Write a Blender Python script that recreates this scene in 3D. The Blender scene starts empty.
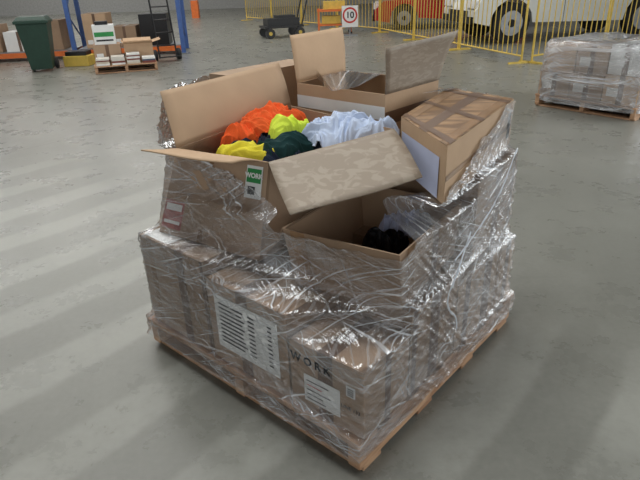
import bpy, bmesh, math, random
from mathutils import Vector, Matrix, noise
random.seed(7)
C=bpy.context.collection
# ---------------------------------------------------------------- helpers
def srgb(r,g,b):
    def f(c):
        c/=255.0
        return c/12.92 if c<=0.04045 else ((c+0.055)/1.055)**2.4
    return (f(r),f(g),f(b),1)
def new_mat(name):
    m=bpy.data.materials.new(name); m.use_nodes=True
    nt=m.node_tree
    return m,nt,nt.nodes["Principled BSDF"]
def mat(name,col,rough=.6,metal=0,var=.12,scale=12,bump=0,bscale=40,spec=.5,coat=0):
    m,nt,p=new_mat(name)
    N=nt.nodes; L=nt.links
    tc=N.new("ShaderNodeTexCoord")
    nz=N.new("ShaderNodeTexNoise"); nz.inputs["Scale"].default_value=scale; nz.inputs["Detail"].default_value=5
    L.new(tc.outputs["Object"],nz.inputs["Vector"])
    r=N.new("ShaderNodeValToRGB")
    r.color_ramp.elements[0].position=.3; r.color_ramp.elements[1].position=.7
    c=col
    r.color_ramp.elements[0].color=(c[0]*(1-var),c[1]*(1-var),c[2]*(1-var),1)
    r.color_ramp.elements[1].color=(min(1,c[0]*(1+var)),min(1,c[1]*(1+var)),min(1,c[2]*(1+var)),1)
    L.new(nz.outputs["Fac"],r.inputs["Fac"]); L.new(r.outputs["Color"],p.inputs["Base Color"])
    p.inputs["Roughness"].default_value=rough; p.inputs["Metallic"].default_value=metal
    p.inputs["Specular IOR Level"].default_value=spec
    p.inputs["Coat Weight"].default_value=coat
    if bump:
        n2=N.new("ShaderNodeTexNoise"); n2.inputs["Scale"].default_value=bscale; n2.inputs["Detail"].default_value=4
        L.new(tc.outputs["Object"],n2.inputs["Vector"])
        b=N.new("ShaderNodeBump"); b.inputs["Strength"].default_value=bump; b.inputs["Distance"].default_value=.01
        L.new(n2.outputs["Fac"],b.inputs["Height"]); L.new(b.outputs["Normal"],p.inputs["Normal"])
    return m
class MB:
    def __init__(s): s.v=[]; s.f=[]; s.m=[]
    def quad(s,pts,mi=0):
        n=len(s.v); s.v+= [tuple(p) for p in pts]; s.f.append(tuple(range(n,n+len(pts)))); s.m.append(mi)
    def hexa(s,b,t,mi=0):
        n=len(s.v); s.v+=[tuple(p) for p in b]+[tuple(p) for p in t]
        for f in [(3,2,1,0),(4,5,6,7),(0,1,5,4),(1,2,6,5),(2,3,7,6),(3,0,4,7)]:
            s.f.append(tuple(n+i for i in f)); s.m.append(mi)
    def box(s,c,d,mi=0,M=None):
        x,y,z=c; a,b,h=d[0]/2,d[1]/2,d[2]/2
        B=[Vector((x-a,y-b,z-h)),Vector((x+a,y-b,z-h)),Vector((x+a,y+b,z-h)),Vector((x-a,y+b,z-h))]
        T=[p+Vector((0,0,2*h)) for p in B]
        if M: B=[M@p for p in B]; T=[M@p for p in T]
        s.hexa(B,T,mi)
    def cyl(s,p0,p1,r,mi=0,n=12,r2=None):
        p0=Vector(p0); p1=Vector(p1); r2=r if r2 is None else r2
        d=(p1-p0).normalized(); u=d.orthogonal().normalized(); w=d.cross(u)
        k=len(s.v)
        for i in range(n):
            a=2*math.pi*i/n; e=u*math.cos(a)+w*math.sin(a)
            s.v.append(tuple(p0+e*r)); s.v.append(tuple(p1+e*r2))
        for i in range(n):
            j=(i+1)%n
            s.f.append((k+2*i,k+2*j,k+2*j+1,k+2*i+1)); s.m.append(mi)
        s.f.append(tuple(k+2*i for i in range(n))[::-1]); s.m.append(mi)
        s.f.append(tuple(k+2*i+1 for i in range(n))); s.m.append(mi)
    def extr(s,prof,y0,y1,mi=0,M=None,inset=0):
        n=len(prof); k=len(s.v)
        for y in (y0,y1):
            for x,z in prof:
                p=Vector((x,y,z)); 
                if M: p=M@p
                s.v.append(tuple(p))
        for i in range(n):
            j=(i+1)%n
            s.f.append((k+i,k+j,k+n+j,k+n+i)); s.m.append(mi)
        s.f.append(tuple(k+i for i in range(n))[::-1]); s.m.append(mi)
        s.f.append(tuple(k+n+i for i in range(n))); s.m.append(mi)
    def obj(s,name,mats,bevel=0,smooth=False,parent=None,seg=2):
        me=bpy.data.meshes.new(name); me.from_pydata(s.v,[],s.f)
        for m in mats: me.materials.append(m)
        for p,mi in zip(me.polygons,s.m): p.material_index=mi; p.use_smooth=smooth
        bm=bmesh.new(); bm.from_mesh(me); bmesh.ops.recalc_face_normals(bm,faces=bm.faces); bm.to_mesh(me); bm.free()
        o=bpy.data.objects.new(name,me); C.objects.link(o)
        if bevel:
            b=o.modifiers.new("bevel","BEVEL"); b.width=bevel; b.segments=seg; b.limit_method='ANGLE'
        if parent: o.parent=parent
        return o
# ---------------------------------------------------------------- camera
H=1.477
cam=bpy.data.objects.new("camera",bpy.data.cameras.new("camera")); C.objects.link(cam)
cam.matrix_world=Matrix.Translation((0,0,H))@Matrix.Rotation(math.radians(90-25.55),4,'X')@Matrix.Rotation(math.radians(-2.02),4,'Z')
cam.data.lens=551/640*36; cam.data.sensor_width=36; cam.data.clip_start=.05; cam.data.clip_end=200
bpy.context.scene.camera=cam
# ---------------------------------------------------------------- materials
CARD=mat("cardboard",srgb(167,141,117),.75,var=.09,scale=5,bump=.15,bscale=60,spec=.25)
CARD2=mat("cardboard_dark",srgb(153,128,105),.75,var=.10,scale=5,bump=.15,bscale=60,spec=.25)
CARD3=mat("cardboard_light",srgb(190,160,130),.75,var=.06,scale=6,bump=.1,bscale=50,spec=.25)
CARDIN=mat("cardboard_inside",srgb(180,152,125),.8,var=.06,scale=7,spec=.2)
TAPE=mat("brown_tape",srgb(106,80,62),.3,var=.1,scale=15)
TAPEC=mat("clear_tape",srgb(146,114,84),.25,var=.18,scale=10)
WHITE=mat("white_paper",srgb(228,228,226),.6,var=.03)
LILAC=mat("pale_blue_paper",srgb(196,202,228),.5,var=.05)
PINK=mat("red_print_paper",srgb(168,96,88),.6,var=.3,scale=60)
INK=mat("black_ink",srgb(40,40,43),.7)
GREENINK=mat("green_ink",srgb(50,140,75),.7)
REDINK=mat("red_ink",srgb(190,50,45),.7)
BLACK=mat("black_plastic",srgb(22,22,25),.35,var=.2)
STEEL=mat("galvanised_steel",srgb(150,152,155),.4,.7)
RUBBER=mat("tyre_rubber",srgb(30,30,32),.8)
BLUE=mat("rack_blue_paint",srgb(70,100,160),.45)
ORANGE=mat("rack_orange_paint",srgb(215,110,50),.45)
YELLOW=mat("yellow_paint",srgb(208,178,80),.45)
def streaky(name,c1,c2,scale=(2,14,14),pos=(.5,.6),dist=1.2,sc=1.6,det=4):
    m,nt,p=new_mat(name); N=nt.nodes; L=nt.links
    tc=N.new("ShaderNodeTexCoord"); mp=N.new("ShaderNodeMapping"); mp.inputs["Scale"].default_value=scale
    nz=N.new("ShaderNodeTexNoise"); nz.inputs["Scale"].default_value=sc; nz.inputs["Detail"].default_value=det; nz.inputs["Distortion"].default_value=dist
    r=N.new("ShaderNodeValToRGB"); r.color_ramp.elements[0].position=pos[0]; r.color_ramp.elements[1].position=pos[1]
    r.color_ramp.elements[0].color=c1; r.color_ramp.elements[1].color=c2
    L.new(tc.outputs["Object"],mp.inputs["Vector"]); L.new(mp.outputs[0],nz.inputs["Vector"]); L.new(nz.outputs["Fac"],r.inputs["Fac"]); L.new(r.outputs[0],p.inputs["Base Color"])
    p.inputs["Roughness"].default_value=.6
    return m
GREYFLAP=streaky("worn_cardboard",srgb(142,127,110),srgb(156,142,125),(7,7,22),(.5,.56),1.2,2.2,8)
TAPEDTOP=streaky("taped_cardboard",srgb(112,84,58),srgb(158,124,90),(3,9,5),(.4,.62))
WOOD=streaky("pallet_wood",srgb(156,116,86),srgb(198,160,126),(3,3,20),(.35,.7))
def floor_mat():
    m,nt,p=new_mat("polished_concrete"); N=nt.nodes; L=nt.links
    tc=N.new("ShaderNodeTexCoord")
    def noise_(sc,det,ro_=.55,vec=None):
        n=N.new("ShaderNodeTexNoise"); n.inputs["Scale"].default_value=sc; n.inputs["Detail"].default_value=det; n.inputs["Roughness"].default_value=ro_
        L.new(vec or tc.outputs["Object"],n.inputs["Vector"]); return n.outputs["Fac"]
    def M_(op,x,y=0,z=None,cl=False):
        n=N.new("ShaderNodeMath"); n.operation=op; n.use_clamp=cl
        for i,q in enumerate([x,y] if z is None else [x,y,z]):
            if isinstance(q,(int,float)): n.inputs[i].default_value=q
            else: L.new(q,n.inputs[i])
        return n.outputs[0]
    def MR(v,a,b,c,d,smooth=False):
        n=N.new("ShaderNodeMapRange"); 
        if smooth: n.interpolation_type='SMOOTHSTEP'
        for k,q in zip(("From Min","From Max","To Min","To Max"),(a,b,c,d)): n.inputs[k].default_value=q
        L.new(v,n.inputs["Value"]); return n.outputs[0]
    n1=noise_(.7,8,.6); n2=noise_(40,6); n3=noise_(3.0,8,.7)
    base=M_('ADD',M_('ADD',M_('MULTIPLY',n1,.5),M_('MULTIPLY',n3,.3)),M_('MULTIPLY',n2,.2))
    r=N.new("ShaderNodeValToRGB"); r.color_ramp.elements[0].position=.34; r.color_ramp.elements[1].position=.66
    r.color_ramp.elements[0].color=srgb(109,108,101); r.color_ramp.elements[1].color=srgb(135,134,126)
    L.new(base,r.inputs["Fac"])
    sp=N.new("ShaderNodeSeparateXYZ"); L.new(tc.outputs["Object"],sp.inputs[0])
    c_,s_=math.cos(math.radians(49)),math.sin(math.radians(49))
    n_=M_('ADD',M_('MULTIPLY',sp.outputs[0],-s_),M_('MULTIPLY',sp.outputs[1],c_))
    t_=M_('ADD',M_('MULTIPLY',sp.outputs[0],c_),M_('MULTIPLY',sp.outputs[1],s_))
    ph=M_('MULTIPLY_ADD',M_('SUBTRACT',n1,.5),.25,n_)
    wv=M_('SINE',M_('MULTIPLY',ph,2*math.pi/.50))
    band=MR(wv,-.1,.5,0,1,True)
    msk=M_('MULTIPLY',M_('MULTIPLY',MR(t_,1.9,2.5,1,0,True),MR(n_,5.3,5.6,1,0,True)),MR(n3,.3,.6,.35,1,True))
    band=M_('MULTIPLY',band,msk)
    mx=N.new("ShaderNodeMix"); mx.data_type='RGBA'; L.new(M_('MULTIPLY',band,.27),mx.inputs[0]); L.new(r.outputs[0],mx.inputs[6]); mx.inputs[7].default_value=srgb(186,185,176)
    j=M_('ABSOLUTE',M_('SUBTRACT',n_,5.8)); jm=MR(j,.006,.014,1,0)
    mx2=N.new("ShaderNodeMix"); mx2.data_type='RGBA'; L.new(M_('MULTIPLY',jm,.5),mx2.inputs[0]); L.new(mx.outputs[2],mx2.inputs[6]); mx2.inputs[7].default_value=srgb(80,78,72)
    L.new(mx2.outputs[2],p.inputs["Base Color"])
    L.new(MR(n3,.35,.65,.24,.36),p.inputs["Roughness"]); p.inputs["Specular IOR Level"].default_value=.42
    b=N.new("ShaderNodeBump"); b.inputs["Strength"].default_value=.03; b.inputs["Distance"].default_value=.01
    L.new(n2,b.inputs["Height"]); L.new(b.outputs[0],p.inputs["Normal"])
    return m
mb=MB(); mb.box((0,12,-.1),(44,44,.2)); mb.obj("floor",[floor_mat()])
WALLM=mat("painted_wall",srgb(150,150,148),.8)
mb=MB(); mb.box((0,34.1,3.5),(44,.2,7)); mb.obj("wall_back",[WALLM])
mb=MB(); mb.box((-22.1,12,3.5),(.2,44,7)); mb.obj("wall_left",[WALLM])
CE=mat("ceiling_steel",srgb(105,105,103),.7)
glow_m,nt,p=new_mat("added_glow_strip"); p.inputs["Emission Color"].default_value=(1,.99,.96,1); p.inputs["Emission Strength"].default_value=5  # unseen glowing ceiling strips, added for overhead light and floor reflections
p.inputs["Base Color"].default_value=(.8,.8,.8,1)
mb=MB(); mb.box((0,12,7.1),(44,44,.1))
R=Matrix.Rotation(math.radians(40),4,'Z')
for i in range(0,6):
    mb.box((6,i*4.6+8,7.0),(14,1.7,.05),1,R)
mb.obj("ceiling",[CE,glow_m])
w=bpy.data.worlds.new("world"); bpy.context.scene.world=w; w.use_nodes=True
bg=w.node_tree.nodes["Background"]; bg.inputs[0].default_value=(.95,.985,1,1); bg.inputs[1].default_value=1.03
def area(name,loc,target,sx,sy,e,col=(1,1,1)):
    l=bpy.data.lights.new(name,"AREA"); l.shape='RECTANGLE'; l.size=sx; l.size_y=sy; l.energy=e; l.color=col
    o=bpy.data.objects.new(name,l); C.objects.link(o); o.location=loc
    o.rotation_euler=(Vector(target)-Vector(loc)).to_track_quat('-Z','Y').to_euler(); return o
area("door_daylight",(9,5,3.2),(0,2,.5),5,4,440,(.95,.99,1))
area("overhead_fill_light",(-1,2.5,6.6),(0,2,0),3,3,280,(.97,1,1))  # added area light filling the stack from above, not a known fixture
# ---------------------------------------------------------------- pallet frame
PX,PY,YW=.097,1.285,math.radians(48.32); S=1.165
def W(a,b,z): return Vector((PX-a*math.sin(YW)+b*math.cos(YW), PY+a*math.cos(YW)+b*math.sin(YW), z))
def pallet(name,W,S=1.165,parent=None):
    mb=MB()
    def bx(a0,a1,b0,b1,z0,z1,mi=0):
        mb.hexa([W(a0,b0,z0),W(a1,b0,z0),W(a1,b1,z0),W(a0,b1,z0)],[W(a0,b0,z1),W(a1,b0,z1),W(a1,b1,z1),W(a0,b1,z1)],mi)
    for a in (0,S/2-.025,S-.05): bx(a,a+.05,.01,S-.01,.02,.118)
    for i in range(7):
        b=i*(S-.1)/6; bx(-.004,S+.004,b,b+.1,.118,.14)
    for i in range(4):
        b=.03+i*(S-.16)/3; bx(0,S,b,b+.1,0,.02)
    return mb.obj(name,[WOOD],bevel=.003,parent=parent)
pallet("wooden_pallet",W)
# ---------------------------------------------------------------- boxes
STACK=[]
def lerp(p,q,t): return p+(q-p)*t
def W3d(p,z): return W(p[0],p[1],p[2] if len(p)>2 else z)
BM=[CARD,TAPE,WHITE,INK,CARDIN,TAPEC,GREENINK,REDINK,LILAC,PINK]
class Box:
    def __init__(s,quadB,quadT,z0,z1):
        s.B=[W3d(p,z0) for p in quadB]; s.T=[W3d(p,z1) for p in quadT]
        s.mb=MB()
        STACK.append((quadB,quadT,z0,z1))
    def face(s,i,u,v,off=.0015):
        if i==4:
            P=s.T
            p=lerp(lerp(P[0],P[1],u),lerp(P[3],P[2],u),v); return p+Vector((0,0,off))
        j=(i+1)%4
        p=lerp(lerp(s.B[i],s.B[j],u),lerp(s.T[i],s.T[j],u),v)
        c=sum(s.B+s.T,Vector())/8
        n=(s.B[j]-s.B[i]).cross(s.T[i]-s.B[i]).normalized()
        if n.dot(p-c)<0: n=-n
        return p+n*off
    def patch(s,i,u0,u1,v0,v1,mi,off=.0015):
        s.mb.quad([s.face(i,u0,v0,off),s.face(i,u1,v0,off),s.face(i,u1,v1,off),s.face(i,u0,v1,off)],mi)
def rect(a0,a1,b0,b1): return [(a0,b0),(a1,b0),(a1,b1),(a0,b1)]
def closed(name,q,z0,z1,card=CARD,top=None,tapes=(),extra=None,qT=None):
    b=Box(q,qT or q,z0,z1)
    b.mb.hexa(b.B,b.T,0)
    for t in tapes: b.patch(*t)
    if extra: extra(b)
    ms=list(BM); ms[0]=card; ms[4]=top or card
    o=b.mb.obj(name,ms)
    return b,o
def text_on(b,i,u,v,txt,size,parent,m=INK,off=.004,bold=0):
    cu=bpy.data.curves.new("print",'FONT'); cu.body=txt; cu.size=size; cu.align_x='CENTER'; cu.align_y='CENTER'; cu.extrude=.0003; cu.offset=bold
    o=bpy.data.objects.new("printed_text",cu); C.objects.link(o); cu.materials.append(m)
    p=b.face(i,u,v,off); xa=(b.face(i,0,v,off)-b.face(i,1,v,off)).normalized()
    ya=(b.face(i,u,1,off)-b.face(i,u,0,off)).normalized(); za=xa.cross(ya).normalized(); ya=za.cross(xa)
    M=Matrix((xa,ya,za)).transposed().to_4x4(); M.translation=p
    o.matrix_world=M; o.parent=parent
    return o
# lower layer ------------------------------------------------------------
def near_extra(b):
    b.patch(0,.40,.60,0,1,1); b.patch(3,.42,.55,0,1,1); b.patch(4,.40,.60,0,1,1)
    b.patch(0,.30,.80,.16,.58,2,.003); b.patch(0,.10,.22,.56,.72,2,.003)
    for k in range(5): b.patch(0,.76-random.uniform(.2,.4),.76,.21+k*.07,.225+k*.07,7 if k==3 else 3,.0045)
    for k in range(4): b.patch(0,.12,.20,.585+k*.03,.60+k*.03,3,.0045)
nb,no=closed("cardboard_box",[(.0,.03),(.30,.02),(.30,.27),(.0,.28)],.142,.405,CARD,extra=near_extra)
text_on(nb,0,.70,.78,"W O R K",.042,no,bold=.0015); text_on(nb,0,.16,.38,"LINE 133",.02,no)
closed("cardboard_box",[(.0,.29),(.30,.28),(.30,.60),(.0,.60)],.142,.485,CARD2,tapes=[(3,.4,.6,0,1,1),(3,.88,.97,0,1,1)])
def mid_extra(b):
    b.patch(0,.46,.60,0,1,1); b.patch(4,.46,.60,0,1,1)
    b.patch(0,.10,.90,.20,.86,2,.0035)
    for k in range(10):
        v=.76-k*.052
        b.patch(0,.84-random.uniform(.30,.36),.84,v,v+.018,3,.005)
        b.patch(0,.38,.46,v,v+.018,3,.005)
        b.patch(0,.17,.22,v,v+.018,3,.005)
closed("cardboard_box",rect(.31,.72,.02,.56),.142,.49,CARD,extra=mid_extra)
closed("cardboard_box",rect(.73,1.135,.02,.56),.142,.55,CARD2,tapes=[(0,.3,.42,0,1,1),(4,.3,.42,0,1,1),(0,.8,.88,0,1,5),(0,.0,.04,0,1,1),(4,.55,.95,.02,.16,2,.003)])
closed("cardboard_box",[(.0,.61),(.36,.63),(.36,1.15),(.02,1.14)],.142,.44,CARD,tapes=[(3,.42,.56,0,1,1),(4,.4,.5,0,1,1),(3,.06,.14,0,1,1),(3,.8,.88,0,1,1),(3,.25,.31,0,1,5)])
closed("cardboard_box",rect(.37,.72,.57,1.15),.142,.54,CARD2)
closed("cardboard_box",rect(.73,1.135,.57,1.15),.142,.55,CARD2)
# second layer -----------------------------------------------------------
def flapmesh(k,A,Bq,P,Q,mm,parent,curl=.010):
    g=MB(); nn=(Bq-A).cross(P-A).normalized()
    NU,NV=14,10
    for iv in range(NV+1):
        for iu in range(NU+1):
            u=iu/NU; v=iv/NV
            pt=lerp(lerp(A,Bq,u),lerp(P,Q,u),v)+nn*(curl*math.sin(math.pi*v)*math.sin(2.2*u+k)+.004*math.sin(5*u+3*v)*v)
            g.v.append(tuple(pt))
    for iv in range(NV):
        for iu in range(NU):
            a0=iv*(NU+1)+iu; g.f.append((a0,a0+1,a0+NU+2,a0+NU+1)); g.m.append(0)
    fo=g.obj("flap_%d"%(k+1),[mm],parent=parent,smooth=True)
    sm=fo.modifiers.new("s","SOLIDIFY"); sm.thickness=.005; sm.offset=0
def open_box(name,q,z0,z1,card,flaps,th=.005,qT=None,extra=None):
    b=Box(q,qT or q,z0,z1)
    mbx=b.mb
    c=sum(b.B,Vector())/4
    Bi=[p+(c-p).normalized()*th*1.5 for p in b.B]; ct=sum(b.T,Vector())/4; Ti=[p+(ct-p).normalized()*th*1.5 for p in b.T]
    mbx.hexa(b.B,[p+Vector((0,0,.006)) for p in b.B],0)
    for i in range(4):
        j=(i+1)%4
        mbx.hexa([b.B[i],b.B[j],Bi[j],Bi[i]],[b.T[i],b.T[j],Ti[j],Ti[i]],0)
        mbx.quad([Bi[i]+Vector((0,0,.008)),Bi[j]+Vector((0,0,.008)),Ti[j]-Vector((0,0,.001)),Ti[i]-Vector((0,0,.001))],4)
    if extra: extra(b)
    ms=list(BM); ms[0]=card
    o=mbx.obj(name,ms)
    for k,(i,p,q2,mm) in enumerate(flaps):
        flapmesh(k,b.T[i],b.T[(i+1)%4],W(*p),W(*q2),mm,o)
    return b,o
open_box("open_cardboard_box",[(.03,.27),(.41,.18),(.47,.66),(.09,.73)],.495,.72,CARD2,[
    (1,(.50,.2,.64),(.54,.62,.64),CARD)],qT=[(.01,.22),(.43,.15),(.49,.66),(.07,.72)],extra=lambda b:(b.patch(0,.8,.93,0,1,5),b.patch(3,.4,.5,0,1,1),b.patch(3,.8,.9,0,1,5)))
closed("cardboard_box",[(.03,.76),(.50,.74),(.52,1.13),(.05,1.14)],.46,.80,CARD2,tapes=[(3,.4,.55,0,1,1),(3,.02,.1,0,1,1)])
def big_extra(b):
    b.patch(0,.04,.20,.62,.95,2,.003); b.patch(0,.05,.19,.78,.92,6,.0045); b.patch(0,.10,.17,.66,.74,3,.0045)
    b.patch(0,.55,.6,0,1,5); b.patch(0,.78,.99,.08,.42,9,.003); b.patch(0,.80,.97,.30,.38,2,.004); b.patch(0,.80,.97,.14,.18,2,.004)
BQ=[(.56,.15),(1.08,.08),(1.12,.84),(.56,.86)]
big,bigo=open_box("open_cardboard_box_of_workwear",BQ,.555,.9,CARD,[
    (1,(1.09,.19,1.10),(1.12,.86,1.12),CARDIN),
    (0,(.62,.12,.92),(1.01,.02,.92),CARD3),
    (3,(.07,.43,.895),(.30,.06,.83),GREYFLAP)],qT=[(.57,.24,.9),(.99,.16,.9),(1.02,.83,.94),(.36,.70,.95)],extra=big_extra)
text_on(big,0,.12,.85,"WORK",.024,bigo,WHITE,off=.006,bold=.001)
STACK[-1]=(BQ,[(.57,.24),(1.03,.15),(1.06,.83),(.36,.70)],.555,.9)
STACK.append(([(1.0,.14),(1.10,.16),(1.1,.3),(1.0,.3)],[(1.0,.18),(1.12,.19),(1.1,.3),(1.0,.3)],.9,1.09))
closed("cardboard_box",[(.55,.88),(1.14,.86),(1.16,1.18),(.56,1.18)],.555,.84,CARD2)
open_box("open_cardboard_box",[(.53,.885),(1.04,.90),(1.07,1.30),(.52,1.30)],.845,1.03,CARD3,[
    (1,(1.10,.93,1.235),(1.14,1.36,1.235),CARD3),
    (3,(.47,1.36,1.24),(.51,.86,1.215),GREYFLAP)],extra=lambda b:(b.patch(0,.0,1,.42,.72,2,.002),b.patch(0,.0,1,.05,.25,1,.002),b.patch(3,.0,1,.3,.6,1,.002)))
def long_extra(b):
    b.patch(4,0,1,0,1,4,.001); 
    b.patch(4,.42,.58,0,1,1,.002); b.patch(3,0,1,.40,.50,5,.002); b.patch(4,0,1,.03,.09,1,.003); b.patch(4,0,1,.88,.94,1,.003); b.patch(4,0,1,.44,.5,1,.003); b.patch(4,.02,.14,0,1,5,.0025); b.patch(4,.8,.92,0,1,5,.0025)
    b.patch(3,.03,.09,.2,.75,3,.003); b.patch(0,.12,.95,.02,.75,8,.003)
closed("long_cardboard_box",[(.0,.45),(.33,.70),(.46,1.28),(.12,1.21)],.81,1.0,CARD3,TAPEDTOP,extra=long_extra)
closed("cardboard_box",[(1.155,.62),(1.33,.62),(1.33,1.15),(1.155,1.15)],.70,1.09,CARD)
# ---------------------------------------------------------------- garments
def cloth(name,ctr,sx,sy,h,col,seed,rot=0,amp=.035,freq=13,rough=.85,tx=0,ty=0,droop=.15):
    N=130; mbx=MB(); cs,sn=math.cos(rot),math.sin(rot)
    c=W(*ctr)
    for i in range(N+1):
        for j in range(N+1):
            u=i/N*2-1; v=j/N*2-1
            x=u*math.sqrt(1-v*v/2); y=v*math.sqrt(1-u*u/2); r=math.hypot(x,y)
            rr=max(r,.15)
            e=1+.6*noise.noise(Vector((x*1.3/rr,y*1.3/rr,seed)))+.10*noise.noise(Vector((x*4/rr,y*4/rr,seed+3)))
            px=x*sx*e; py=y*sy*e
            th=seed+1.8*noise.noise(Vector((px*7,py*7,seed)))
            al=px*math.cos(th)+py*math.sin(th); ac=-px*math.sin(th)+py*math.cos(th)
            q=Vector((al*freq*.45+seed*3,ac*freq*1.7,seed*1.7))
            n1=abs(noise.noise(q)); f1=1-min(1,n1*3.4)
            n2=abs(noise.noise(q*2.2+Vector((3,9,2)))); f2=1-min(1,n2*3.2)
            n3=noise.noise(Vector((px*12,py*12,seed*2)))
            z=h*(1-r**3)+amp*(.6*f1+.25*f2+.9*n3)-amp*.3
            z+=tx*px+ty*py-droop*max(0,r-.8)
            mbx.v.append((c.x+px*cs-py*sn,c.y+px*sn+py*cs,c.z+z))
    for i in range(N):
        for j in range(N):
            a=i*(N+1)+j; mbx.f.append((a,a+1,a+N+2,a+N+1)); mbx.m.append(0)
    m=mat(name+"_fabric",col,rough,var=.10,scale=30,bump=.15,bscale=250,spec=.2)
    o=mbx.obj(name,[m],smooth=True)
    so=o.modifiers.new("s","SOLIDIFY"); so.thickness=.004
    return o
cloth("navy_work_trousers",(.72,.50,.865),.27,.19,.04,srgb(26,34,50),2.1,.3)
cloth("orange_hi_vis_shirt",(.90,.60,.915),.18,.12,.05,srgb(232,100,48),5.3,.35,amp=.05)
cloth("yellow_hi_vis_vest",(.76,.53,.94),.09,.06,.035,srgb(212,230,78),8.2,.2,amp=.03)
cloth("yellow_work_shirt",(.73,.30,.895),.16,.06,.03,srgb(228,212,66),3.4,-.15,amp=.028)
cloth("dark_green_jumper",(.67,.42,.90),.15,.06,.035,srgb(24,54,54),6.6,.3,amp=.03)
cloth("white_work_shirt",(.55,.66,.93),.20,.10,.035,srgb(192,203,224),9.9,.2,amp=.042)
cloth("orange_hi_vis_shirt",(.90,.40,.89),.08,.06,.04,srgb(232,94,42),11.3,.9)
cloth("black_plastic_bag",(.22,.43,.60),.10,.07,.06,srgb(18,18,22),4.4,.9,rough=.2,freq=18)
cloth("pale_plastic_bag",(.24,.60,.63),.10,.06,.05,srgb(180,186,214),7.4,.5,rough=.3,freq=18)
# ---------------------------------------------------------------- stretch film
def hull(pts):
    pts=sorted(set(pts))
    def half(ps):
        h=[]
        for p in ps:
            while len(h)>1 and (h[-1][0]-h[-2][0])*(p[1]-h[-2][1])-(h[-1][1]-h[-2][1])*(p[0]-h[-2][0])<=0: h.pop()
            h.append(p)
        return h[:-1]
    return half(pts)+half(pts[::-1])
CA,CB=.58,.62
NP,NZ=800,160
Z0,Z1=.06,1.12
def radii(z):
    pts=[]
    for qB,qT,z0,z1 in STACK:
        if z0-.01<=z<=z1+.01:
            t=min(1,max(0,(z-z0)/(z1-z0)))
            pts+=[(qB[k][0]+(qT[k][0]-qB[k][0])*t,qB[k][1]+(qT[k][1]-qB[k][1])*t) for k in range(4)]
    if z<.16: pts+=[(-.004,0),(S+.004,0),(S+.004,S),(-.004,S)]
    h=hull(pts); out=[]
    for i in range(NP):
        a=2*math.pi*i/NP; d=(math.cos(a),math.sin(a)); best=0
        for k in range(len(h)):
            p=h[k]; q=h[(k+1)%len(h)]
            ex,ey=q[0]-p[0],q[1]-p[1]; den=d[0]*ey-d[1]*ex
            if abs(den)<1e-9: continue
            t=((p[0]-CA)*ey-(p[1]-CB)*ex)/den; s_=((p[0]-CA)*d[1]-(p[1]-CB)*d[0])/den
            if t>0 and -1e-6<=s_<=1+1e-6: best=max(best,t)
        out.append(best)
    return out
zs=[Z0+(Z1-Z0)*k/NZ for k in range(NZ+1)]
RR=[radii(z) for z in zs]
SM=[]
for k in range(NZ+1):
    row=[]
    for i in range(NP):
        acc=0;wt=0
        for d in range(-7,8):
            kk=min(NZ,max(0,k+d)); w_=1-abs(d)/8; acc+=RR[kk][i]*w_; wt+=w_
        row.append(max(acc/wt,RR[k][i]))
    SM.append(row)
def ang(a,b): return math.atan2(b-CB,a-CA)%(2*math.pi)
keys=sorted([(ang(1.12,.16),.98),(ang(1.05,.05),.885),(ang(.8,.05),.86),(ang(.6,.1),.80),(ang(.44,.13),.71),(ang(.2,.18),.70),(ang(0,.22),.70),(ang(0,.38),.76),(ang(0,.5),.86),(ang(0,.9),.95),(ang(.05,1.15),1.0),(ang(.5,1.2),1.0),(ang(1.15,1.15),1.08),(ang(1.2,.6),1.08),(ang(1.15,.3),1.08)])
def ztop(a):
    ks=[(keys[-1][0]-2*math.pi,keys[-1][1])]+keys+[(keys[0][0]+2*math.pi,keys[0][1])]
    for k in range(len(ks)-1):
        if ks[k][0]<=a<=ks[k+1][0]:
            t=(a-ks[k][0])/(ks[k+1][0]-ks[k][0]); t=t*t*(3-2*t)
            return ks[k][1]+(ks[k+1][1]-ks[k][1])*t
    return .9
me=MB()
for k in range(NZ+1):
    for i in range(NP):
        a=2*math.pi*i/NP
        zt=ztop(a)+.012*noise.noise(Vector((math.cos(a)*6,math.sin(a)*6,3)))
        z=Z0+.012*noise.noise(Vector((math.cos(a)*9,math.sin(a)*9,1)))+(zt-Z0)*k/NZ
        fk=(z-Z0)/(Z1-Z0)*NZ; k0=int(max(0,min(NZ-1,fk))); t=min(1,max(0,fk-k0))
        r=SM[k0][i]*(1-t)+SM[k0+1][i]*t
        s=a*.75
        w1=max(0,1-abs(noise.noise(Vector(((s*.55+z)*24,(z-s*.5)*2.0,5))))*5)
        w2=max(0,1-abs(noise.noise(Vector(((s*.8-z*.9)*22,(z+s*.5)*1.8,15))))*5)
        w4=max(0,1-abs(noise.noise(Vector(((s*.1+z)*34,(s)*1.6,25))))*5)
        w3=abs(noise.noise(Vector((s*20,z*20,33))))
        msk=.3+.7*max(0,min(1,.5+1.5*noise.noise(Vector((s*3,z*3,9)))))
        top=min(1,max(0,(zt-z)/.03)); 
        r+=.003+(.006*w1+.006*w2+.004*w4+.003*w3)*msk+.004*(1-top)
        p=W(CA+r*math.cos(a),CB+r*math.sin(a),z)
        me.v.append(tuple(p))
for k in range(NZ):
    for i in range(NP):
        j=(i+1)%NP
        me.f.append((k*NP+i,k*NP+j,(k+1)*NP+j,(k+1)*NP+i)); me.m.append(0)
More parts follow.
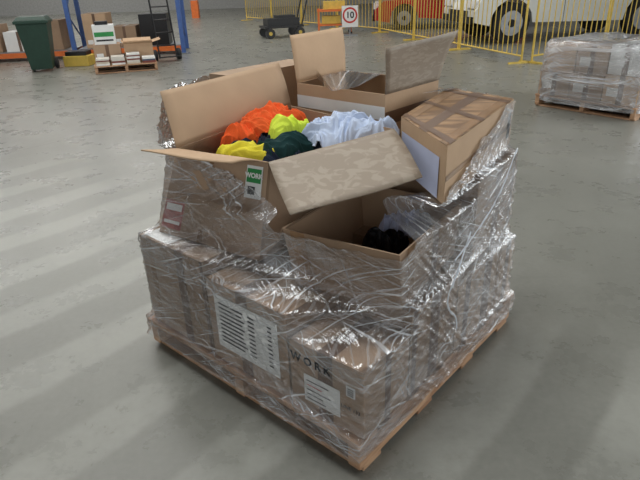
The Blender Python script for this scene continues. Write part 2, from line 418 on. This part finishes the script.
def film_mat(name,base=.055,streak=.75,gl=.04,bmp=.6,haze=.14):
    m=bpy.data.materials.new(name); m.use_nodes=True; nt=m.node_tree; N=nt.nodes; L=nt.links; N.clear()
    out=N.new("ShaderNodeOutputMaterial"); uv=N.new("ShaderNodeUVMap")
    def lay(rot,sx,sy,scale,p0,p1,seed,dist=.25):
        mp=N.new("ShaderNodeMapping"); mp.inputs["Rotation"].default_value=(0,0,rot); 
        mp2=N.new("ShaderNodeMapping"); mp2.inputs["Scale"].default_value=(sx,sy,1); mp2.inputs["Location"].default_value=(seed,seed*2,0)
        L.new(uv.outputs[0],mp.inputs["Vector"]); L.new(mp.outputs[0],mp2.inputs["Vector"])
        nz=N.new("ShaderNodeTexNoise"); nz.inputs["Scale"].default_value=scale; nz.inputs["Detail"].default_value=3; nz.inputs["Distortion"].default_value=dist
        L.new(mp2.outputs[0],nz.inputs["Vector"])
        r=N.new("ShaderNodeMapRange"); r.inputs["From Min"].default_value=p0; r.inputs["From Max"].default_value=p1
        L.new(nz.outputs["Fac"],r.inputs["Value"]); return r.outputs[0],nz.outputs["Fac"]
    a,ah=lay(math.radians(-20),1.4,70,1.6,.575,.69,1)
    b,bh=lay(math.radians(26),1.3,80,1.5,.575,.69,4)
    c,ch=lay(math.radians(-65),2,60,1.3,.61,.74,9)
    e,eh=lay(math.radians(8),1.0,90,1.5,.585,.69,21)
    d,dh=lay(0,3,3,1.6,.42,.66,12,0)
    g_,gh=lay(math.radians(-14),1.2,9,1.3,.48,.62,31)
    def mth(op,x,y):
        n=N.new("ShaderNodeMath"); n.operation=op; n.use_clamp=True
        for idx,q in enumerate((x,y)):
            if isinstance(q,(int,float)): n.inputs[idx].default_value=q
            else: L.new(q,n.inputs[idx])
        return n.outputs[0]
    s=mth('MAXIMUM',mth('MAXIMUM',mth('MAXIMUM',a,b),c),e)
    s=mth('MULTIPLY',s,mth('ADD',mth('MULTIPLY',d,.65),.35))
    wf=mth('ADD',mth('MULTIPLY',s,streak),mth('ADD',mth('MULTIPLY',g_,haze),base))
    hs=mth('ADD',mth('MULTIPLY',ah,.5),mth('MULTIPLY',bh,.5))
    bp=N.new("ShaderNodeBump"); bp.inputs["Strength"].default_value=bmp; bp.inputs["Distance"].default_value=.012; L.new(hs,bp.inputs["Height"])
    tr=N.new("ShaderNodeBsdfTransparent"); tr.inputs[0].default_value=(.985,.985,.985,1)
    df=N.new("ShaderNodeBsdfDiffuse"); df.inputs[0].default_value=(.85,.86,.88,1)
    gs=N.new("ShaderNodeBsdfGlossy"); gs.inputs["Roughness"].default_value=.10; gs.inputs[0].default_value=(.95,.95,.96,1); L.new(bp.outputs[0],gs.inputs["Normal"])
    m1=N.new("ShaderNodeMixShader"); L.new(wf,m1.inputs[0]); L.new(tr.outputs[0],m1.inputs[1]); L.new(df.outputs[0],m1.inputs[2])
    lw=N.new("ShaderNodeFresnel"); lw.inputs["IOR"].default_value=1.47; L.new(bp.outputs[0],lw.inputs["Normal"])
    gf=mth('ADD',mth('MULTIPLY',lw.outputs[0],.8),mth('ADD',mth('MULTIPLY',s,.15),gl))
    m2=N.new("ShaderNodeMixShader"); L.new(gf,m2.inputs[0]); L.new(m1.outputs[0],m2.inputs[1]); L.new(gs.outputs[0],m2.inputs[2])
    L.new(m2.outputs[0],out.inputs[0]); return m
FILM=film_mat("stretch_film")
fo=me.obj("stretch_film_wrap",[FILM],smooth=True)
uvl=fo.data.uv_layers.new(name="UVMap")
for poly in fo.data.polygons:
    cols=[vi%NP for vi in poly.vertices]; wrap=max(cols)-min(cols)>NP/2
    for li,vi in zip(poly.loop_indices,poly.vertices):
        c=vi%NP
        if wrap and c==0: c=NP
        uvl.data[li].uv=(c/NP*4.6, fo.data.vertices[vi].co.z)
RIB=mat("bunched_film",srgb(215,218,224),.2,var=.05)
def ribbon(name,pts,wd,parent,seed_):
    g=MB(); n=40; P=[W(*p) for p in pts]
    def ev(t):
        x=t*(len(P)-1); i=min(len(P)-2,int(x)); f=x-i
        p0=P[max(0,i-1)];p1=P[i];p2=P[i+1];p3=P[min(len(P)-1,i+2)]
        return .5*((2*p1)+(p2-p0)*f+(2*p0-5*p1+4*p2-p3)*f*f+(3*p1-p0-3*p2+p3)*f**3)
    for i in range(n+1):
        t=i/n; p=ev(t); d=(ev(min(1,t+.02))-ev(max(0,t-.02))).normalized()
        s_=d.cross(W(-1,0,0)-W(0,0,0)).normalized(); w_=wd*(.5+.5*abs(noise.noise(Vector((t*8,seed_,0))))*2)
        o_=(W(-1,0,0)-W(0,0,0))*.006*noise.noise(Vector((t*15,3,0)))
        g.v.append(tuple(p-s_*w_)); g.v.append(tuple(p+o_+(W(-.004,0,0)-W(0,0,0)))); g.v.append(tuple(p+s_*w_))
    for i in range(n):
        for k in (0,1):
            a=i*3+k; g.f.append((a,a+1,a+4,a+3)); g.m.append(0)
    return g.obj(name,[RIB],smooth=True,parent=parent)
ribbon("film_tail_1",[(-.02,.62,.66),(-.035,.52,.56),(-.03,.47,.47),(-.025,.50,.40),(-.02,.56,.34),(-.02,.58,.28)],.006,fo,2)
ribbon("film_tail_2",[(-.02,.95,.88),(-.03,.8,.74),(-.03,.66,.66),(-.03,.5,.60)],.004,fo,5)
# ---------------------------------------------------------------- background: right pallet
QA=Vector((.60,-.80,0)); QB=Vector((.80,.60,0)); Q0=Vector((2.62,6.62,0))
def W2(a,b,z): return Q0+QA*a+QB*b+Vector((0,0,z))
wp=bpy.data.objects.new("shrink_wrapped_pallet_of_boxes",None); C.objects.link(wp)
pallet("pallet",W2,parent=wp)
def simple_box(name,Wf,a0,a1,b0,b1,z0,z1,m,tape=True,parent=None):
    g=MB(); g.hexa([Wf(a0,b0,z0),Wf(a1,b0,z0),Wf(a1,b1,z0),Wf(a0,b1,z0)],[Wf(a0,b0,z1),Wf(a1,b0,z1),Wf(a1,b1,z1),Wf(a0,b1,z1)])
    if tape:
        am=(a0+a1)/2
        g.quad([Wf(am-.03,b0-.002,z0),Wf(am+.03,b0-.002,z0),Wf(am+.03,b0-.002,z1),Wf(am-.03,b0-.002,z1)],1)
        g.quad([Wf(am-.03,b0,z1+.002),Wf(am+.03,b0,z1+.002),Wf(am+.03,b1,z1+.002),Wf(am-.03,b1,z1+.002)],1)
        g.quad([Wf(a0+.04,b0-.003,z0+.08),Wf(a0+.16,b0-.003,z0+.08),Wf(a0+.16,b0-.003,z0+.17),Wf(a0+.04,b0-.003,z0+.17)],2)
    return g.obj(name,[m,TAPE,WHITE],parent=parent)
tops=[.70,.66,.72,.68,.74,.69]
for k in range(3):
    for j in range(2):
        simple_box("box_low",W2,.02+k*.38,.39+k*.38,.02+j*.57,.58+j*.57,.142,.40+.02*k,[CARD,CARD2,CARD3][(k+j)%3],parent=wp)
        simple_box("box_top",W2,.05+k*.365,.40+k*.365,.05+j*.55,.57+j*.55,.402+.02*k,tops[k*2+j],[CARD3,CARD,WHITE][(k+2*j)%3],k!=0,parent=wp)
g=MB(); n2=60; rows=18; M4=n2*4
for r_ in range(rows+5):
    for i in range(M4):
        t=2*math.pi*i/M4; ct,st=math.cos(t),math.sin(t); pw=.32
        cx=math.copysign(abs(ct)**pw,ct); cy=math.copysign(abs(st)**pw,st)
        ext=.63 if r_<=rows else .63*(1-(r_-rows)/4.5)
        z=.08+.66*min(1,r_/rows)+ (0 if r_<=rows else .012*math.sin((r_-rows)))
        sh=1-.10*max(0,(z-.35))-.04*(r_==rows)
        e=.02*noise.noise(Vector((cx*4+z*4,cy*5,z*6)))+.01*noise.noise(Vector((cx*15+z*20,cy*15,z*3)))
        a=.585+cx*(ext*sh+e); b=.585+cy*(ext*sh+e)
        g.v.append(tuple(W2(a,b,z+(.02*noise.noise(Vector((a*8,b*8,0))) if r_>=rows else 0))))
for r_ in range(rows+4):
    for i in range(M4):
        j=(i+1)%M4; g.f.append((r_*M4+i,r_*M4+j,(r_+1)*M4+j,(r_+1)*M4+i)); g.m.append(0)
o=g.obj("film",[film_mat("stretch_film_far",.10,.9,.06,.8,.25)],smooth=True,parent=wp)
uvl=o.data.uv_layers.new(name="UVMap")
for poly in o.data.polygons:
    for li,vi in zip(poly.loop_indices,poly.vertices): uvl.data[li].uv=((vi%M4)/M4*4.6,o.data.vertices[vi].co.z+ (vi//M4)*.01)
# ---------------------------------------------------------------- wheelie bin
g=MB(); GB=mat("green_bin_plastic",srgb(34,62,50),.45)
bx,by=-5.25,11.2; M=Matrix.Translation((bx,by,0))@Matrix.Rotation(math.radians(15),4,'Z')
def tb(z,w,d): return [M@Vector((-w/2,-d/2,z)),M@Vector((w/2,-d/2,z)),M@Vector((w/2,d/2,z)),M@Vector((-w/2,d/2,z))]
g.hexa(tb(.04,.38,.40),tb(.86,.54,.56),0)
g.hexa(tb(.86,.60,.60),tb(.91,.60,.60),0)
g.hexa(tb(.91,.57,.60),tb(.98,.46,.46),0)
g.cyl(M@Vector((-.2,.32,.88)),M@Vector((.2,.32,.88)),.018,0)
for s_ in (-1,1): g.cyl(M@Vector((s_*.19,.2,.1)),M@Vector((s_*.25,.2,.1)),.1,1,20)
g.obj("wheelie_bin",[GB,RUBBER],bevel=.012)
# ---------------------------------------------------------------- racking
def rack(name,x0,y0,bays,dirv,baylen=2.35,depth=.9,levels=(0.12,1.5,3.0),h=4.5):
    g=MB(); d=Vector((dirv[0],dirv[1],0)).normalized(); n=Vector((-d.y,d.x,0)); O=Vector((x0,y0,0))
    Mx=Matrix((d,n,Vector((0,0,1)))).transposed().to_4x4(); Mx.translation=O
    for i in range(bays+1):
        for q in (0,depth):
            g.box((i*baylen,q,h/2),(.09,.08,h),0,Mx); g.box((i*baylen,q,.01),(.16,.14,.02),2,Mx)
        for k in range(6):
            z0=.3+k*.7
            a=Mx@Vector((i*baylen,0 if k%2 else depth,z0)); b=Mx@Vector((i*baylen,depth if k%2 else 0,z0+.6)); g.cyl(a,b,.018,0,6)
    for i in range(bays):
        for z in levels:
            for q in (0,depth): g.box(((i+.5)*baylen,q,z),(baylen-.1,.05,.10),1,Mx)
            g.box(((i+.5)*baylen,depth/2,z+.06),(baylen-.12,depth-.1,.02),2,Mx)
    return g.obj(name,[BLUE,ORANGE,STEEL]),Mx
ro,RM=rack("pallet_racking",-7.6,12.6,2,(1,.12))
def RW(x,y,z): return RM@Vector((x,y,z))
for x0,x1,z1,m in [(.25,.8,.75,CARD),(.9,1.5,.6,WHITE),(1.6,2.1,.8,CARD2),(2.6,3.1,.9,CARD3),(3.2,3.7,.62,CARD2),(3.8,4.4,.85,BLACK)]:
    simple_box("cardboard_box" if m!=BLACK else "black_storage_crate",lambda a,b,z:RW(a,b,z),x0,x1,.1,.75,.195,z1,m,m!=BLACK)
Q1=Vector((-3.95,10.35,0)); e1=Vector((.95,.3,0)).normalized(); e2=Vector((-.3,.95,0)).normalized()
def W3(a,b,z): return Q1+e1*a+e2*b+Vector((0,0,z))
pallet("wooden_pallet",W3,1.1)
BOOK=[mat("book_cover_%d"%i,c,.5) for i,c in enumerate([srgb(225,225,220),srgb(200,190,170),srgb(120,60,50),srgb(70,80,100),srgb(210,205,195)])]
g=MB(); 
for sx in range(4):
    z=.142
    for k in range(random.randint(3,6)):
        t=random.uniform(.02,.04); a=.03+sx*.27+random.uniform(0,.02)
        g.hexa([W3(a,.03,z),W3(a+.23,.03,z),W3(a+.23,.35,z),W3(a,.35,z)],[W3(a,.03,z+t),W3(a+.23,.03,z+t),W3(a+.23,.35,z+t),W3(a,.35,z+t)],random.randrange(5)); z+=t+.001
g.obj("stack_of_books",BOOK)
simple_box("cardboard_box",W3,.02,.5,.42,.85,.142,.46,CARD)
g=MB()
wl=[(.56,.42),(1.08,.42),(1.08,.9),(.56,.9)]
for i in range(4):
    p=wl[i]; q=wl[(i+1)%4]; ip=lambda r:(r[0]+(.82-r[0])*.04,r[1]+(.66-r[1])*.04)
    g.hexa([W3(*p,.142),W3(*q,.142),W3(*ip(q),.142),W3(*ip(p),.142)],[W3(*p,.46),W3(*q,.46),W3(*ip(q),.46),W3(*ip(p),.46)])
    ox,oy=[(0,-.16),(.16,0),(0,.16),(-.04,0)][i]
    g.hexa([W3(*p,.455),W3(*q,.455),W3(q[0]+ox,q[1]+oy,.50),W3(p[0]+ox,p[1]+oy,.50)],[W3(*p,.461),W3(*q,.461),W3(q[0]+ox,q[1]+oy,.506),W3(p[0]+ox,p[1]+oy,.506)])
g.hexa([W3(*p,.142) for p in wl],[W3(*p,.15) for p in wl])
g.obj("open_cardboard_box",[CARD3])
g=MB()
def pb(a0,a1,b0,b1,z0,z1,mi): g.hexa([W3(a0,b0,z0),W3(a1,b0,z0),W3(a1,b1,z0),W3(a0,b1,z0)],[W3(a0,b0,z1),W3(a1,b0,z1),W3(a1,b1,z1),W3(a0,b1,z1)],mi)
pb(.06,.44,.46,.78,.465,.80,0); pb(.08,.42,.457,.46,.60,.68,1); pb(.10,.40,.457,.46,.52,.55,2); pb(.12,.34,.5,.7,.802,.86,3)
g.obj("printed_carton",[WHITE,GREENINK,INK,BLACK])
g=MB(); g.box((-4.75,11.75,.1),(.5,.4,.2),0); g.box((-4.75,11.75,.24),(.42,.32,.08),1); g.obj("yellow_crate",[YELLOW,BLACK],bevel=.01)
g=MB(); M=Matrix.Translation((-3.0,12.0,0))@Matrix.Rotation(.5,4,'Z')@Matrix.Rotation(-.2,4,'X')
for s_ in (-.18,.18): g.cyl(M@Vector((s_,0,.05)),M@Vector((s_,0,1.2)),.018,0,8); g.cyl(M@Vector((s_*1.2,.1,.12)),M@Vector((s_*1.55,.1,.12)),.12,1,16)
for z in (.3,.55,.8,1.05,1.2): g.cyl(M@Vector((-.18,0,z)),M@Vector((.18,0,z)),.014,0,8)
g.box((0,-.12,.06),(.42,.22,.015),0,M); g.obj("hand_truck",[BLACK,RUBBER])
g=MB(); g.box((-5.1,26.3,3),(.15,.15,6),0); g.box((-5.1,26.2,.35),(.3,.3,.7),1); g.obj("guarded_column",[STEEL,ORANGE])
# ---------------------------------------------------------------- yellow barrier fence
def fence(name,pts,h=1.1,sp=.15,gap=.12):
    g=MB()
    for (x0,y0),(x1,y1) in zip(pts[:-1],pts[1:]):
        A=Vector((x0,y0,0)); B=Vector((x1,y1,0)); Ln=(B-A).length; nP=max(1,round(Ln/2.2)); d=(B-A)/Ln
        for k in range(nP):
            p=A+d*(Ln*k/nP+.04); q=A+d*(Ln*(k+1)/nP-.04)
            up=lambda v,z:v+Vector((0,0,z))
            g.cyl(up(p,0),up(p,h),.02,0,8); g.cyl(up(q,0),up(q,h),.02,0,8)
            g.cyl(up(p,h),up(q,h),.02,0,8); g.cyl(up(p,gap),up(q,gap),.016,0,8)
            L_=(q-p).length; nb_=int(L_/sp)
            for i in range(1,nb_): 
                r=p+(q-p)*i/nb_; g.cyl(up(r,gap),up(r,h),.009,0,6)
            for r in (p,q): g.box((0,0,.015),(.05,.5,.03),0,Matrix.Translation(r)@Matrix.Rotation(math.atan2(d.y,d.x),4,'Z'))
    return g.obj(name,[YELLOW])
fence("crowd_barrier_fence",[(-2.6,23.5),(1.88,16.4),(3.62,9.9)])
fence("crowd_barrier_fence",[(3.75,9.9),(7.4,12.2)])
# ---------------------------------------------------------------- cars
def car(name,loc,rot,col,L_=4.3,Wd=1.8,Hh=1.45,wr=.32,clear=.2,suv=False):
    P=mat(name+"_paint",col,.25,var=.02,coat=.6); GL=mat(name+"_glass",srgb(30,36,40),.08); LT=mat(name+"_lamp",srgb(225,225,225),.15)
    M=Matrix.Translation(loc)@Matrix.Rotation(rot,4,'Z')
    g=MB(); x=L_/2; sh=.62*Hh; bz=clear
    def arch(cx):
        return [(cx+(wr+.07)*math.cos(t),wr+(wr+.07)*math.sin(t)) for t in [math.pi*(i/8) for i in range(0,9)]][::-1] 
    fx=-x+.85; rx=x-.8
    def under(cx):
        pts=arch(cx); return [(p[0],max(p[1],bz)) for p in pts]
    prof=[(-x,bz+.08)]+[(fx-wr-.08,bz)]+under(fx)[0:]+[(rx-wr-.08,bz)]+under(rx)+[(x-.03,bz+.06),(x,.55*sh+.1),(x-.06,sh),(x*.35,sh+.02),(-x*.3,sh),(-x+.25,sh-.12 if not suv else sh-.03),(-x,.6*sh)]
    g.extr(prof,-Wd/2,Wd/2,0,M)
    c=[(-x*.32,sh-.02),(-x*.05,Hh),(x*.55,Hh),(x*.9,sh-.02)] if not suv else [(-x*.35,sh-.02),(-x*.15,Hh),(x*.85,Hh),(x*.96,sh-.02)]
    k=Wd/2
    lo=.96*k; hi=.8*k
    A=[M@Vector((c[0][0],-lo,c[0][1])),M@Vector((c[3][0],-lo,c[3][1])),M@Vector((c[3][0],lo,c[3][1])),M@Vector((c[0][0],lo,c[0][1]))]
    T=[M@Vector((c[1][0],-hi,c[1][1])),M@Vector((c[2][0],-hi,c[2][1])),M@Vector((c[2][0],hi,c[2][1])),M@Vector((c[1][0],hi,c[1][1]))]
    g.hexa(A,T,0)
    cc=sum(A+T,Vector())/8
    for i in range(4):
        j=(i+1)%4
        f=lambda u,v:(lambda p:p+(p-cc).normalized()*.012)(lerp(lerp(A[i],A[j],u),lerp(T[i],T[j],u),v))
        spans=[(.08,.92)] if i in (1,3) else [(.08,.48),(.53,.92)]
        for u0,u1 in spans: g.quad([f(u0,.12),f(u1,.12),f(u1,.88),f(u0,.88)],1)
    for cx in (fx,rx):
        for s_ in (-1,1):
            g.cyl(M@Vector((cx,s_*(Wd/2-.22),wr)),M@Vector((cx,s_*(Wd/2+.0),wr)),wr,2,28)
            g.cyl(M@Vector((cx,s_*(Wd/2-.02),wr)),M@Vector((cx,s_*(Wd/2+.012),wr)),wr*.62,3,20)
            g.cyl(M@Vector((cx,s_*(Wd/2),wr)),M@Vector((cx,s_*(Wd/2+.02),wr)),wr*.2,2,12)
    for s_ in (-1,1):
        g.box((-x+.03,s_*(Wd/2-.3),sh*.72),(.12,.4,.16),4,M); g.box((x-.02,s_*(Wd/2-.2),sh*.75),(.1,.28,.18),5,M)
        g.box((-x*.25,s_*(Wd/2+.09),sh+.05),(.12,.18,.12),0,M)
        g.box((0,s_*(Wd/2+.002),sh*.8),(.14,.02,.03),2,M); g.box((-.35,s_*(Wd/2),.62*sh),(.012,.01,.6*sh),2,M)
    g.box((-x-.0,0,sh*.5),(.08,Wd*.55,.22),2,M); g.box((-x-.02,0,bz+.12),(.1,Wd*.9,.14),2,M)
    return g.obj(name,[P,GL,RUBBER,STEEL,LT,mat(name+"_tail",srgb(170,20,20),.3)],bevel=.02)
car("red_car",(4.05,17.7,0),math.radians(-8),srgb(172,10,16))
car("white_offroad_vehicle",(5.75,14.0,0),math.radians(8),srgb(220,220,214),4.8,1.9,1.85,.42,.38,True)
# ---------------------------------------------------------------- trolley, sign, table
g=MB(); M=Matrix.Translation((-.85,16.2,0))@Matrix.Rotation(.35,4,'Z')
g.box((0,0,.28),(1.1,.6,.06),0,M); g.box((0,0,.40),(.9,.45,.18),0,M); g.box((.1,0,.52),(.5,.4,.08),0,M)
for sx in (-1,1):
    for sy in (-1,1):
        g.cyl(M@Vector((sx*.42,sy*.28,.13)),M@Vector((sx*.42,sy*.36,.13)),.13,0,18); g.cyl(M@Vector((sx*.42,sy*.35,.13)),M@Vector((sx*.42,sy*.37,.13)),.05,1,12)
g.cyl(M@Vector((.5,.25,.3)),M@Vector((.7,.25,1.0)),.02,0,8); g.cyl(M@Vector((.5,-.25,.3)),M@Vector((.7,-.25,1.0)),.02,0,8); g.cyl(M@Vector((.7,-.27,1.0)),M@Vector((.7,.27,1.0)),.02,0,8)
g.obj("platform_trolley",[BLACK,YELLOW])
g=MB(); M=Matrix.Translation((.62,16.6,0))
g.box((0,0,.62),(.95,.55,.05),0,M); g.box((0,0,.25),(.9,.5,.04),0,M); g.box((-.1,0,.38),(.5,.35,.2),1,M); g.box((.0,.05,.75),(.6,.35,.2),1,M)
for sx in (-1,1):
    for sy in (-1,1): g.box((sx*.44,sy*.24,.36),(.05,.05,.60),0,M); g.cyl(M@Vector((sx*.44,sy*.24-.02,.045)),M@Vector((sx*.44,sy*.24+.02,.045)),.045,2,12)
g.obj("orange_work_trolley",[ORANGE,YELLOW,RUBBER])
g=MB()
sxx,syy,sz=1.02,16.0,.48
g.cyl((sxx,syy+.02,0),(sxx,syy+.02,.78),.025,2,8); g.box((sxx,syy+.02,.015),(.4,.3,.03),2)
g.box((sxx,syy-.01,sz),(.44,.02,.54),0)
def ring(g,c,r0,r1,mi,n=32):
    for i in range(n):
        a=2*math.pi*i/n; b=2*math.pi*(i+1)/n
        g.quad([(c[0]+r0*math.cos(a),c[1],c[2]+r0*math.sin(a)),(c[0]+r1*math.cos(a),c[1],c[2]+r1*math.sin(a)),(c[0]+r1*math.cos(b),c[1],c[2]+r1*math.sin(b)),(c[0]+r0*math.cos(b),c[1],c[2]+r0*math.sin(b))],mi)
ring(g,(sxx,syy-.023,sz+.03),.155,.20,1)
so=g.obj("speed_limit_sign",[WHITE,REDINK,STEEL])
cu=bpy.data.curves.new("digits",'FONT'); cu.body="10"; cu.size=.22; cu.align_x='CENTER'; cu.align_y='CENTER'; cu.offset=.006; cu.materials.append(INK)
t=bpy.data.objects.new("sign_digits",cu); C.objects.link(t); t.location=(sxx,syy-.028,sz+.03); t.rotation_euler=(math.pi/2,0,0); t.parent=so
bpy.context.scene.view_settings.view_transform='Standard'
